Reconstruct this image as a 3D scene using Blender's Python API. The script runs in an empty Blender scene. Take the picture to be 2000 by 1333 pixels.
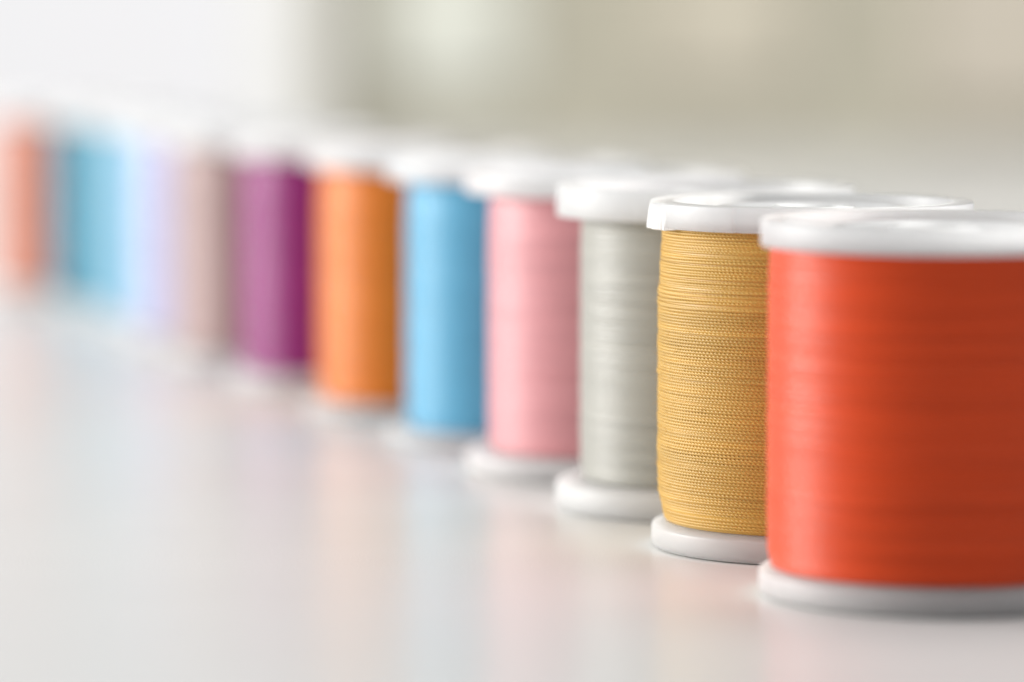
import bpy, math, random
import numpy as np
from mathutils import Vector

S = bpy.context.scene
COL = S.collection
PI = math.pi

# ------------------------------------------------------------------ camera
FPX = 8000.0                      # focal length in photo pixels (photo 2000 px wide)
HOR = -20.0                       # pixel row of the horizon
PITCH = math.atan((666.5 - HOR) / FPX)
D = 0.030                         # flange diameter of a spool
R = D / 2
H = 0.03247                        # spool height
CAM_Z = 0.05226
FWD = Vector((0, math.cos(PITCH), -math.sin(PITCH)))
UPV = Vector((0, math.sin(PITCH), math.cos(PITCH)))


def ground(px, py):
    d = FWD + Vector((1, 0, 0)) * ((px - 1000) / FPX) + UPV * ((666.5 - py) / FPX)
    k = CAM_Z / -d.z
    return d.x * k, d.y * k


cd = bpy.data.cameras.new('camera')
cam = bpy.data.objects.new('camera', cd)
COL.objects.link(cam)
cam.location = (0, 0, CAM_Z)
cam.rotation_euler = (PI / 2 - PITCH, 0, 0)
cd.sensor_width = 36.0
cd.lens = FPX / 2000 * 36
cd.clip_start = 0.01
cd.clip_end = 50
cd.dof.use_dof = True
cd.dof.focus_distance = 0.3765
cd.dof.aperture_fstop = 11.0
cd.dof.aperture_blades = 0
S.camera = cam

# ------------------------------------------------------------------ light
W = bpy.data.worlds.new('World')
S.world = W
W.use_nodes = True
bg = W.node_tree.nodes['Background']
bg.inputs['Color'].default_value = (0.95, 0.97, 1.0, 1)
bg.inputs['Strength'].default_value = 0.45


def area(name, loc, target, sx, sy, power, color):
    l = bpy.data.lights.new(name, 'AREA')
    l.shape = 'RECTANGLE'
    l.size, l.size_y = sx, sy
    l.energy = power
    l.color = color
    o = bpy.data.objects.new(name, l)
    COL.objects.link(o)
    o.location = loc
    d = Vector(target) - Vector(loc)
    o.rotation_euler = d.to_track_quat('-Z', 'Y').to_euler()
    return o


area('window_light', (-2.0, 0.93, 0.42), (0.0, 0.42, 0.03), 1.2, 0.72, 70, (1.0, 0.985, 0.965))
area('overhead_fill', (0.10, 0.66, 1.10), (0.05, 0.40, 0.0), 0.9, 0.7, 5.0, (1.0, 0.99, 0.97))  # added soft fill from above to brighten table and lids, no known fixture
area('wall_fill', (0.45, 1.78, 0.72), (0.22, 2.9, 0.0), 0.9, 0.9, 12.5, (1.0, 0.98, 0.95))  # added fill that only lifts the back wall, not a lamp of the room

S.view_settings.view_transform = 'Standard'
S.view_settings.look = 'None'
S.view_settings.exposure = 0
S.view_settings.gamma = 1
S.view_settings.use_curve_mapping = False
S.cycles.use_denoising = True
S.cycles.max_bounces = 20
S.cycles.transmission_bounces = 20
S.cycles.sample_clamp_indirect = 6


# ------------------------------------------------------------------ helpers
def tag(o, label=None, cat=None, group=None, kind=None):
    if label: o['label'] = label
    if cat: o['category'] = cat
    if group: o['group'] = group
    if kind: o['kind'] = kind
    return o


def new_mat(name):
    m = bpy.data.materials.new(name)
    m.use_nodes = True
    nt = m.node_tree
    return m, nt, nt.nodes['Principled BSDF']


def mesh_obj(name, me, parent=None):
    o = bpy.data.objects.new(name, me)
    COL.objects.link(o)
    if parent: o.parent = parent
    return o


def quads_mesh(name, V, F, mat=None, smooth=True):
    V = np.asarray(V, dtype=np.float32)
    F = np.asarray(F, dtype=np.int32)
    me = bpy.data.meshes.new(name)
    me.vertices.add(len(V))
    me.vertices.foreach_set('co', V.ravel())
    me.loops.add(F.size)
    me.loops.foreach_set('vertex_index', F.ravel())
    me.polygons.add(len(F))
    me.polygons.foreach_set('loop_start', np.arange(0, F.size, 4, dtype=np.int32))
    me.polygons.foreach_set('loop_total', np.full(len(F), 4, dtype=np.int32))
    me.polygons.foreach_set('use_smooth', np.full(len(F), smooth, dtype=bool))
    me.update(calc_edges=True)
    me.validate()
    me.materials.append(mat)
    return me


def lathe(name, prof, n, mat, warp=None):
    """closed profile (r, z) turned about z; warp(r, z, a) -> (r, z)."""
    V, F = [], []
    m = len(prof)
    for i in range(n):
        a = 2 * PI * i / n
        for (r, z) in prof:
            rr, zz = warp(r, z, a) if warp else (r, z)
            V.append((rr * math.cos(a), rr * math.sin(a), zz))
    for i in range(n):
        j = (i + 1) % n
        for k in range(m):
            l = (k + 1) % m
            F.append((i * m + k, j * m + k, j * m + l, i * m + l))
    return quads_mesh(name, V, F, mat)


def round_profile(pts):
    """pts: (r, z, bevel radius) of a closed outline -> profile with small arcs at the corners."""
    out = []
    n = len(pts)
    for i in range(n):
        p = Vector(pts[i][:2]); b = pts[i][2]
        a = (Vector(pts[i - 1][:2]) - p); c = (Vector(pts[(i + 1) % n][:2]) - p)
        if b <= 0:
            out.append((p.x, p.y)); continue
        b = min(b, a.length * .45, c.length * .45)
        p0 = p + a.normalized() * b; p1 = p + c.normalized() * b
        for k in range(5):
            t = k / 4
            q = p0 * (1 - t) ** 2 + p * 2 * t * (1 - t) + p1 * t * t
            out.append((q.x, q.y))
    return out


def box_mesh(name, x0, x1, y0, y1, z0, z1, mat, bevel=0.0):
    import bmesh
    bm = bmesh.new()
    bmesh.ops.create_cube(bm, size=1)
    for v in bm.verts:
        v.co = Vector(((x0 + x1) / 2 + v.co.x * (x1 - x0), (y0 + y1) / 2 + v.co.y * (y1 - y0), (z0 + z1) / 2 + v.co.z * (z1 - z0)))
    if bevel:
        bmesh.ops.bevel(bm, geom=list(bm.edges), offset=bevel, segments=3, affect='EDGES', profile=0.5)
    me = bpy.data.meshes.new(name)
    bm.to_mesh(me); bm.free()
    me.materials.append(mat)
    return me


# ------------------------------------------------------------------ materials
def table_material():
    m, nt, b = new_mat('white_table_laminate')
    N, L = nt.nodes, nt.links
    tc = N.new('ShaderNodeTexCoord')
    n1 = N.new('ShaderNodeTexNoise'); n1.inputs['Scale'].default_value = 2600; n1.inputs['Detail'].default_value = 3
    n2 = N.new('ShaderNodeTexNoise'); n2.inputs['Scale'].default_value = 18; n2.inputs['Detail'].default_value = 3
    for n in (n1, n2): L.new(tc.outputs['Object'], n.inputs['Vector'])
    r = N.new('ShaderNodeValToRGB')
    r.color_ramp.elements[0].color = (0.70, 0.70, 0.685, 1); r.color_ramp.elements[1].color = (0.75, 0.75, 0.735, 1)
    L.new(n2.outputs['Fac'], r.inputs['Fac'])
    gr = N.new('ShaderNodeTexNoise'); gr.inputs['Scale'].default_value = 5200; gr.inputs['Detail'].default_value = 2
    L.new(tc.outputs['Object'], gr.inputs['Vector'])
    gm = N.new('ShaderNodeMapRange'); gm.inputs['From Min'].default_value = 0.3; gm.inputs['From Max'].default_value = 0.7
    gm.inputs['To Min'].default_value = 0.93; gm.inputs['To Max'].default_value = 1.05
    L.new(gr.outputs['Fac'], gm.inputs['Value'])
    mx = N.new('ShaderNodeVectorMath'); mx.operation = 'SCALE'
    L.new(r.outputs['Color'], mx.inputs[0]); L.new(gm.outputs['Result'], mx.inputs['Scale'])
    L.new(mx.outputs['Vector'], b.inputs['Base Color'])
    mr = N.new('ShaderNodeMapRange'); mr.inputs['To Min'].default_value = 0.20; mr.inputs['To Max'].default_value = 0.28
    L.new(n2.outputs['Fac'], mr.inputs['Value']); L.new(mr.outputs['Result'], b.inputs['Roughness'])
    b.inputs['Specular IOR Level'].default_value = 0.03
    bp = N.new('ShaderNodeBump'); bp.inputs['Strength'].default_value = 0.25; bp.inputs['Distance'].default_value = 0.00006
    L.new(n1.outputs['Fac'], bp.inputs['Height']); L.new(bp.outputs['Normal'], b.inputs['Normal'])
    return m


def plastic_material(name, scale, clear, col=(.945, .95, .945)):
    m, nt, b = new_mat(name)
    N, L = nt.nodes, nt.links
    tc = N.new('ShaderNodeTexCoord')
    b.inputs['Base Color'].default_value = (*col, 1)
    b.inputs['Subsurface Weight'].default_value = 1.0
    b.inputs['Transmission Weight'].default_value = clear
    b.inputs['IOR'].default_value = 1.45
    b.inputs['Subsurface Anisotropy'].default_value = 0.1
    b.inputs['Specular IOR Level'].default_value = 0.35
    b.inputs['Subsurface Radius'].default_value = (1, 1, 1)
    b.inputs['Subsurface Scale'].default_value = scale
    n1 = N.new('ShaderNodeTexNoise'); n1.inputs['Scale'].default_value = 900; n1.inputs['Detail'].default_value = 5
    mp = N.new('ShaderNodeMapping'); mp.inputs['Scale'].default_value = (1, 1, 0.35)
    L.new(tc.outputs['Object'], mp.inputs['Vector']); L.new(mp.outputs['Vector'], n1.inputs['Vector'])
    mr = N.new('ShaderNodeMapRange'); mr.inputs['To Min'].default_value = 0.36; mr.inputs['To Max'].default_value = 0.50
    L.new(n1.outputs['Fac'], mr.inputs['Value']); L.new(mr.outputs['Result'], b.inputs['Roughness'])
    bp = N.new('ShaderNodeBump'); bp.inputs['Strength'].default_value = 0.06; bp.inputs['Distance'].default_value = 0.00003
    return m


def thread_material(name, col, sheen=0.46, fine=False):
    m, nt, b = new_mat(name)
    N, L = nt.nodes, nt.links
    tc = N.new('ShaderNodeTexCoord')
    mp = N.new('ShaderNodeMapping'); mp.inputs['Scale'].default_value = (60, 60, 1500)
    n1 = N.new('ShaderNodeTexNoise'); n1.inputs['Scale'].default_value = 1; n1.inputs['Detail'].default_value = 4
    L.new(tc.outputs['Object'], mp.inputs['Vector']); L.new(mp.outputs['Vector'], n1.inputs['Vector'])
    r = N.new('ShaderNodeValToRGB')
    lo = [c * (0.80 if fine else 0.88) for c in col]; hi = [min(1, c * (1.12 if fine else 1.06)) for c in col]
    r.color_ramp.elements[0].position = .25; r.color_ramp.elements[1].position = .75
    r.color_ramp.elements[0].color = (*lo, 1); r.color_ramp.elements[1].color = (*hi, 1)
    L.new(n1.outputs['Fac'], r.inputs['Fac']); L.new(r.outputs['Color'], b.inputs['Base Color'])
    b.inputs['Roughness'].default_value = 0.45 if fine else 0.38
    b.inputs['Specular IOR Level'].default_value = 0.5 if fine else 0.42 * (1 - 0.35 * (max(col) - min(col)))
    b.inputs['Sheen Weight'].default_value = sheen * min(1.0, 0.3 + 1.1 * max(col)) * (1 - 0.3 * (max(col) - min(col)))
    b.inputs['Sheen Roughness'].default_value = 0.45
    sat = (max(col) - min(col)) / max(col)
    b.inputs['Sheen Tint'].default_value = (*[(1 - .55 * sat) + .55 * sat * c / max(col) for c in col], 1)
    n2 = N.new('ShaderNodeTexNoise'); n2.inputs['Scale'].default_value = 9000 if fine else 4000; n2.inputs['Detail'].default_value = 3
    L.new(tc.outputs['Object'], n2.inputs['Vector'])
    bp = N.new('ShaderNodeBump'); bp.inputs['Strength'].default_value = 0.5; bp.inputs['Distance'].default_value = 0.00004
    L.new(n2.outputs['Fac'], bp.inputs['Height']); L.new(bp.outputs['Normal'], b.inputs['Normal'])
    return m


def wall_material(name, c0, c1):
    m, nt, b = new_mat(name)
    N, L = nt.nodes, nt.links
    tc = N.new('ShaderNodeTexCoord')
    n = N.new('ShaderNodeTexNoise'); n.inputs['Scale'].default_value = 6; n.inputs['Detail'].default_value = 4
    L.new(tc.outputs['Object'], n.inputs['Vector'])
    r = N.new('ShaderNodeValToRGB')
    r.color_ramp.elements[0].color = (*c0, 1); r.color_ramp.elements[1].color = (*c1, 1)
    L.new(n.outputs['Fac'], r.inputs['Fac']); L.new(r.outputs['Color'], b.inputs['Base Color'])
    b.inputs['Roughness'].default_value = 0.8
    return m


M_TABLE = table_material()
M_PLASTIC = plastic_material('frosted_clear_plastic', 0.03, 0.13)
M_FOOT = plastic_material('milky_white_plastic', 0.016, 0.12, (.87, .86, .825))

# ------------------------------------------------------------------ setting
table = mesh_obj('table', box_mesh('table', -1.6, 1.6, -0.45, 1.32, -0.03, 0.0, M_TABLE, 0.003))
tag(table, kind='structure')

WY = 2.9
wall = mesh_obj('wall', box_mesh('wall', -2.5, 2.5, WY, WY + 0.1, -0.9, 1.9, wall_material('beige_wall_paint', (.41, .385, .305), (.43, .405, .32))))
tag(wall, kind='structure')


def wx(px, y=WY):
    """metres across at the wall for a photo column"""
    return (px - 1000) / FPX * y


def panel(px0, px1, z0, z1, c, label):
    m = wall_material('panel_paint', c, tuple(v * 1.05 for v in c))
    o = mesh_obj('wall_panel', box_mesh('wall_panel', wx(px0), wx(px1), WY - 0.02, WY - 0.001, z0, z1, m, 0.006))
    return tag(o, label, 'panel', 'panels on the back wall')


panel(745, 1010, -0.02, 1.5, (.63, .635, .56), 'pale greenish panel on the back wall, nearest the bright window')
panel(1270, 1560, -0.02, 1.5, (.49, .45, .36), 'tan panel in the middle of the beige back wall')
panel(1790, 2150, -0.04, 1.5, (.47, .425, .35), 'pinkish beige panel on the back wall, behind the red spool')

mw, nt, b = new_mat('lit_window_pane')
b.inputs['Base Color'].default_value = (.3, .3, .3, 1)
b.inputs['Emission Color'].default_value = (0.985, 0.975, 1.0, 1)
b.inputs['Emission Strength'].default_value = 0.53
mf, nt, b = new_mat('window_frame_paint')
b.inputs['Base Color'].default_value = (.76, .75, .71, 1)
win = bpy.data.objects.new('window', None); COL.objects.link(win); win.location = (wx(150), WY - 0.03, 0)
tag(win, 'bright white blurred window on the left of the back wall', 'window')
cx = wx(150)
mesh_obj('pane', box_mesh('pane', wx(-700) - cx, wx(505) - cx, -0.01, 0.02, -0.6, 1.5, mw), win)
mesh_obj('frame', box_mesh('frame', wx(507) - cx, wx(635) - cx, -0.02, 0.029, -0.6, 1.5, mf, 0.004), win)

# ------------------------------------------------------------------ spool geometry
FT = 0.00243                       # flange thickness
HT = 0.00232                       # the lid is a little thinner


def lid_warp(r, z, a):
    """small burrs at the foot of the rim and a moulded step in its edge"""
    d = (math.degrees(a)) % 360
    if r > R * 0.96:
        step = 0.00024 if 130 < d < 238 else 0.0
        r = r + step
        if z < 0.0006 and 176 < d < 203:
            k = math.sin(d * 5.1) * math.sin(d * 2.3 + 1) + 0.4 * math.sin(d * 9.7)
            r += 0.00008 + 0.00022 * k
            z -= 0.00016 + 0.00013 * k
    return r, z


top_prof = round_profile([
    (R, 0.0, .00018), (R, FT, .00022), (R * .87, FT, .00018), (R * .845, FT - .0017, .0002),
    (R * .62, FT - .0017, .0002), (R * .60, FT - .0006, .00015), (R * .54, FT - .0006, .00015),
    (R * .50, FT - .0017, .0002), (R * .27, FT - .0017, .0002), (R * .255, FT - .0005, .00012),
    (R * .215, FT - .0005, .00012), (R * .205, 0.0, .0001)])
bot_prof = round_profile([
    (R * .985, 0.0, .0003), (R, .0004, .0003), (R, .00205, .00022), (R * .925, FT, .0001), (R * .205, FT, .0001), (R * .205, 0.0, .0001)])
ME_TOP = lathe('top_flange', top_prof, 720, M_PLASTIC, lid_warp)
ME_BOT = lathe('bottom_flange', bot_prof, 256, M_FOOT)
core_prof = [(R * .35, FT - .0002), (R * .35, H - HT + .0002), (R * .21, H - HT + .0002), (R * .21, FT - .0002)]
ME_CORE = lathe('core', core_prof, 48, M_PLASTIC)

Z0, Z1 = FT + 0.00005, H - HT - 0.00005


def smooth_noise(rng, n, knots):
    k = rng.standard_normal(knots + 3)
    x = np.linspace(0, knots, n, endpoint=False)
    i = x.astype(int); t = x - i
    t = t * t * (3 - 2 * t)
    return k[i] * (1 - t) + k[i + 1] * t


def wound_thread(name, mat, radius, pitch, seg, ring, ply, seed, wig=0.05, bulge=None, loose=(), flat=1.0):
    """one thread wound from the foot to the head of the spool: a twisted tube along a helix"""
    rng = np.random.default_rng(seed)
    n = int((Z1 - Z0) / pitch)
    pitch = (Z1 - Z0) / n
    tot = n * seg
    u = np.arange(tot) / seg                       # turns
    ang = 2 * PI * u
    z = Z0 + pitch * (u + 0.0) + pitch * 0.5 * (1 - u / n)
    zz = (z - Z0) / (Z1 - Z0)
    w = wig * (smooth_noise(rng, tot, n * 3) * .65 + smooth_noise(rng, tot, n) * .75)
    for (c, s, k) in loose:
        w += wig * k * np.exp(-((zz - c) / s) ** 2) * smooth_noise(rng, tot, n)
    z = z + w * pitch * 4
    lift = np.zeros(tot)
    for (c, s, k) in loose:                        # crossing turns that ride on their neighbours
        lift += .035 * k * np.exp(-((zz - c) / s) ** 2) * smooth_noise(rng, tot, n)
    rc = radius * (bulge(zz) if bulge else 1.0)
    r0 = pitch * 0.54
    rc = rc - r0 + pitch * (0.10 * smooth_noise(rng, tot, n * 3) + 0.10 * smooth_noise(rng, tot, n) + lift)
    z = np.clip(z, Z0 + r0 * .8, Z1 - r0 * .8)
    th = np.linspace(-2.0, 2.0, ring)               # only the outward side of the tube can ever be seen
    arc = ang * radius
    L = pitch * 4.8
    tw = -2 * PI * arc / L + 0.5 * smooth_noise(rng, tot, n * 20)
    thick = 1 + 0.06 * smooth_noise(rng, tot, n * 14)
    rr = (r0 * thick)[:, None] * (1.04 + (-0.50 * np.abs(np.sin(ply * 0.5 * (th[None, :] - tw[:, None]))) ** 5 if ply else 0))
    rad = rc[:, None] + r0 * (1 - flat) + flat * rr * np.cos(th)[None, :]
    V = np.stack([rad * np.cos(ang)[:, None], rad * np.sin(ang)[:, None], z[:, None] + rr * np.sin(th)[None, :]], axis=-1).reshape(-1, 3)
    i = np.arange(tot - 1)[:, None] * ring
    k = np.arange(ring - 1)[None, :]
    k2 = k + 1
    F = np.stack([i + k, i + ring + k, i + ring + k2, i + k2], axis=-1).reshape(-1, 4)
    # the layers underneath, closed against the flanges
    nb = 128; zs = np.linspace(Z0, Z1, 24)
    rb = radius * (bulge((zs - Z0) / (Z1 - Z0)) if bulge else np.ones(24)) - r0 * (flat * .9 + .1) * .9
    prof = [(a, b_) for a, b_ in zip(rb, zs)] + [(R * .36, Z1), (R * .36, Z0)]
    m = len(prof); base = len(V)
    a = 2 * PI * np.arange(nb) / nb
    pr = np.array(prof)
    V2 = np.stack([pr[None, :, 0] * np.cos(a)[:, None], pr[None, :, 0] * np.sin(a)[:, None], np.broadcast_to(pr[None, :, 1], (nb, m))], axis=-1).reshape(-1, 3)
    ii = np.arange(nb)[:, None]; jj = (ii + 1) % nb
    kk = np.arange(m)[None, :]; ll = (kk + 1) % m
    F2 = np.stack([ii * m + kk, jj * m + kk, jj * m + ll, ii * m + ll], axis=-1).reshape(-1, 4) + base
    return quads_mesh(name, np.vstack([V, V2]), np.vstack([F, F2]), mat)


def gold_bulge(q):
    q = np.asarray(q)
    step = 1 / (1 + np.exp(-(q - .80) / .008))
    return 1 - 0.013 * step - 0.016 * np.exp(-((1 - q) / .07) ** 1.5) - 0.045 * np.exp(-(q / .07) ** 1.6)


def soft_bulge(q):
    q = np.asarray(q)
    return 1 - 0.015 * np.exp(-((1 - q) / .08) ** 1.5) - 0.02 * np.exp(-(q / .05) ** 1.5)


# ------------------------------------------------------------------ spools
# left edge of the wound thread in the photo, depth ratio, thread radius / flange radius, colour, label
SPOOLS = [
    ('coral', 1498, .920, .955, (.70, .060, .002), 'nearest spool, wound with bright coral red thread, cut by the right edge'),
    ('gold', 1284, 1.00, .965, (.59, .355, .060), 'spool of golden mustard thread in sharp focus behind the coral red one'),
    ('grey', 1133, 1.075, .84, (.37, .365, .325), 'spool of pale grey thread between the golden and the pink spool'),
    ('pink', 955, 1.157, .84, (.72, .32, .34), 'spool of soft rose pink thread between the grey and the bright blue spool'),
    ('blue', 794, 1.238, .85, (.11, .40, .60), 'spool of bright sky blue thread between the pink and the orange spool'),
    ('orange', 624, 1.322, .90, (.72, .19, .012), 'spool of warm orange thread between the blue and the purple spool'),
    ('magenta', 474, 1.405, .90, (.24, .001, .145), 'spool of deep magenta purple thread, darkest of the row'),
    ('taupe', 347, 1.488, .90, (.40, .27, .25), 'spool of dusty taupe thread left of the purple spool'),
    ('lavender', 268, 1.570, .90, (.44, .43, .62), 'spool of very pale lavender thread beside the taupe spool'),
    ('ice', 201, 1.650, .90, (.22, .48, .64), 'spool of pale ice blue thread between the lavender and the turquoise one'),
    ('aqua', 113, 1.730, .90, (.008, .22, .32), 'strongly blurred spool of turquoise thread, second farthest of the row'),
    ('peach', -8, 1.810, .90, (.62, .23, .15), 'farthest spool, peach coral thread, very blurred at the left edge'),
]
FOOT = {'grey': .0030, 'blue': .0017, 'orange': .0018}      # flange thickness of the odd ones
HEAD = {'grey': .0030}
GROUP = 'thread spools in a row on the white table'

# thread meshes: the sharp one with its three plies, the near one, and one for the blurred rest
ME_NEAR = wound_thread('thread', None, R * .955, .00028, 240, 7, 0, 5, wig=.04, bulge=soft_bulge, loose=((.55, .2, 1.5), (.9, .08, 1.5)), flat=.4)
ME_FAR = wound_thread('thread', None, R * .90, .00030, 140, 6, 0, 9, wig=.06, bulge=soft_bulge, loose=((.5, .3, 1.0),), flat=.35)
rnd = random.Random(4)


def build_spool(kind, label, loc, rot, foot, head):
    root = bpy.data.objects.new('thread_spool', None)
    COL.objects.link(root)
    root.location = loc; root.rotation_euler = (0, 0, rot)
    root.empty_display_size = .01
    tag(root, label, 'thread spool', GROUP)
    o = mesh_obj('bottom_flange', ME_BOT, root); o.scale = (1, 1, foot / FT)
    o = mesh_obj('top_flange', ME_TOP, root); o.location = (0, 0, H - head); o.scale = (1, 1, head / FT)
    mesh_obj('core', ME_CORE, root)
    return root


for kind, left, t, tr, colr, label in SPOOLS:
    py = HOR + (1066 - HOR) / t
    px = left + tr * 310 / t
    gx, gy = ground(px, py)
    gold = kind == 'gold'
    foot, head = FOOT.get(kind, FT), HEAD.get(kind, HT)
    root = build_spool(kind, label, (gx, gy, 0.00012), 0.0 if gold else rnd.uniform(1.0, 2.6) * (1 if rnd.random() > .5 else -1), foot, head)
    m = thread_material(kind + '_thread', colr, fine=gold)
    if gold:
        GOLD_ROOT, GOLD_MAT = root, m
        me = wound_thread('thread', m, R * tr, .000284, 920, 13, 3, 21, wig=.022, bulge=gold_bulge,
                          loose=((.765, .03, 8.0), (.955, .05, 4.0), (.50, .010, 9.0), (.06, .05, 1.6), (.85, .06, 1.5)), flat=1.0)
        mesh_obj('thread', me, root)
    else:
        me = ME_NEAR if kind in ('coral', 'grey') else ME_FAR
        if not me.materials[0] if len(me.materials) else True:
            me.materials.clear(); me.materials.append(m)
        o = mesh_obj('thread', me, root)
        o.material_slots[0].link = 'OBJECT'
        o.material_slots[0].material = m
        k = tr / (.955 if me is ME_NEAR else .90)
        kz = (H - foot - head) / (H - FT - HT)
        o.scale = (k, k, kz)
        o.location.z = foot - FT * kz

# ------------------------------------------------------------------ loose fibres on the golden thread
def fibres(parent, mat, count, seed):
    rng = random.Random(seed)
    V, F = [], []
    for _ in range(count):
        a = rng.uniform(-PI, PI); q = rng.uniform(0.02, 0.98)
        r = R * .965 * float(gold_bulge(q)) - .00004
        p = Vector((r * math.cos(a), r * math.sin(a), Z0 + q * (Z1 - Z0)))
        er = Vector((math.cos(a), math.sin(a), 0)); ta = Vector((-math.sin(a), math.cos(a), 0)); up = Vector((0, 0, 1))
        d = (er * rng.uniform(.3, 1.0) + ta * rng.uniform(-1, 1) + up * rng.uniform(-.8, .8)).normalized()
        c = (er * rng.uniform(-.7, .1) + ta * rng.uniform(-.8, .8) + up * rng.uniform(-.8, .8))
        ln = rng.uniform(.00025, .0011); w = rng.uniform(.000007, .000015)
        s1 = d.cross(up).normalized(); s2 = d.cross(s1).normalized()
        b0 = len(V); n = 6
        for k in range(n):
            t = k / (n - 1)
            q0 = p + d * (ln * t) + c * (ln * t * t * .8)
            for j in range(4):
                x = 2 * PI * j / 4
                V.append(tuple(q0 + (s1 * math.cos(x) + s2 * math.sin(x)) * w * (1 - .6 * t)))
        for k in range(n - 1):
            for j in range(4):
                F.append((b0 + k * 4 + j, b0 + k * 4 + (j + 1) % 4, b0 + (k + 1) * 4 + (j + 1) % 4, b0 + (k + 1) * 4 + j))
    o = mesh_obj('loose_fibres', quads_mesh('loose_fibres', V, F, mat), parent)
    o['kind'] = 'stuff'


fibres(GOLD_ROOT, GOLD_MAT, 1500, 3)
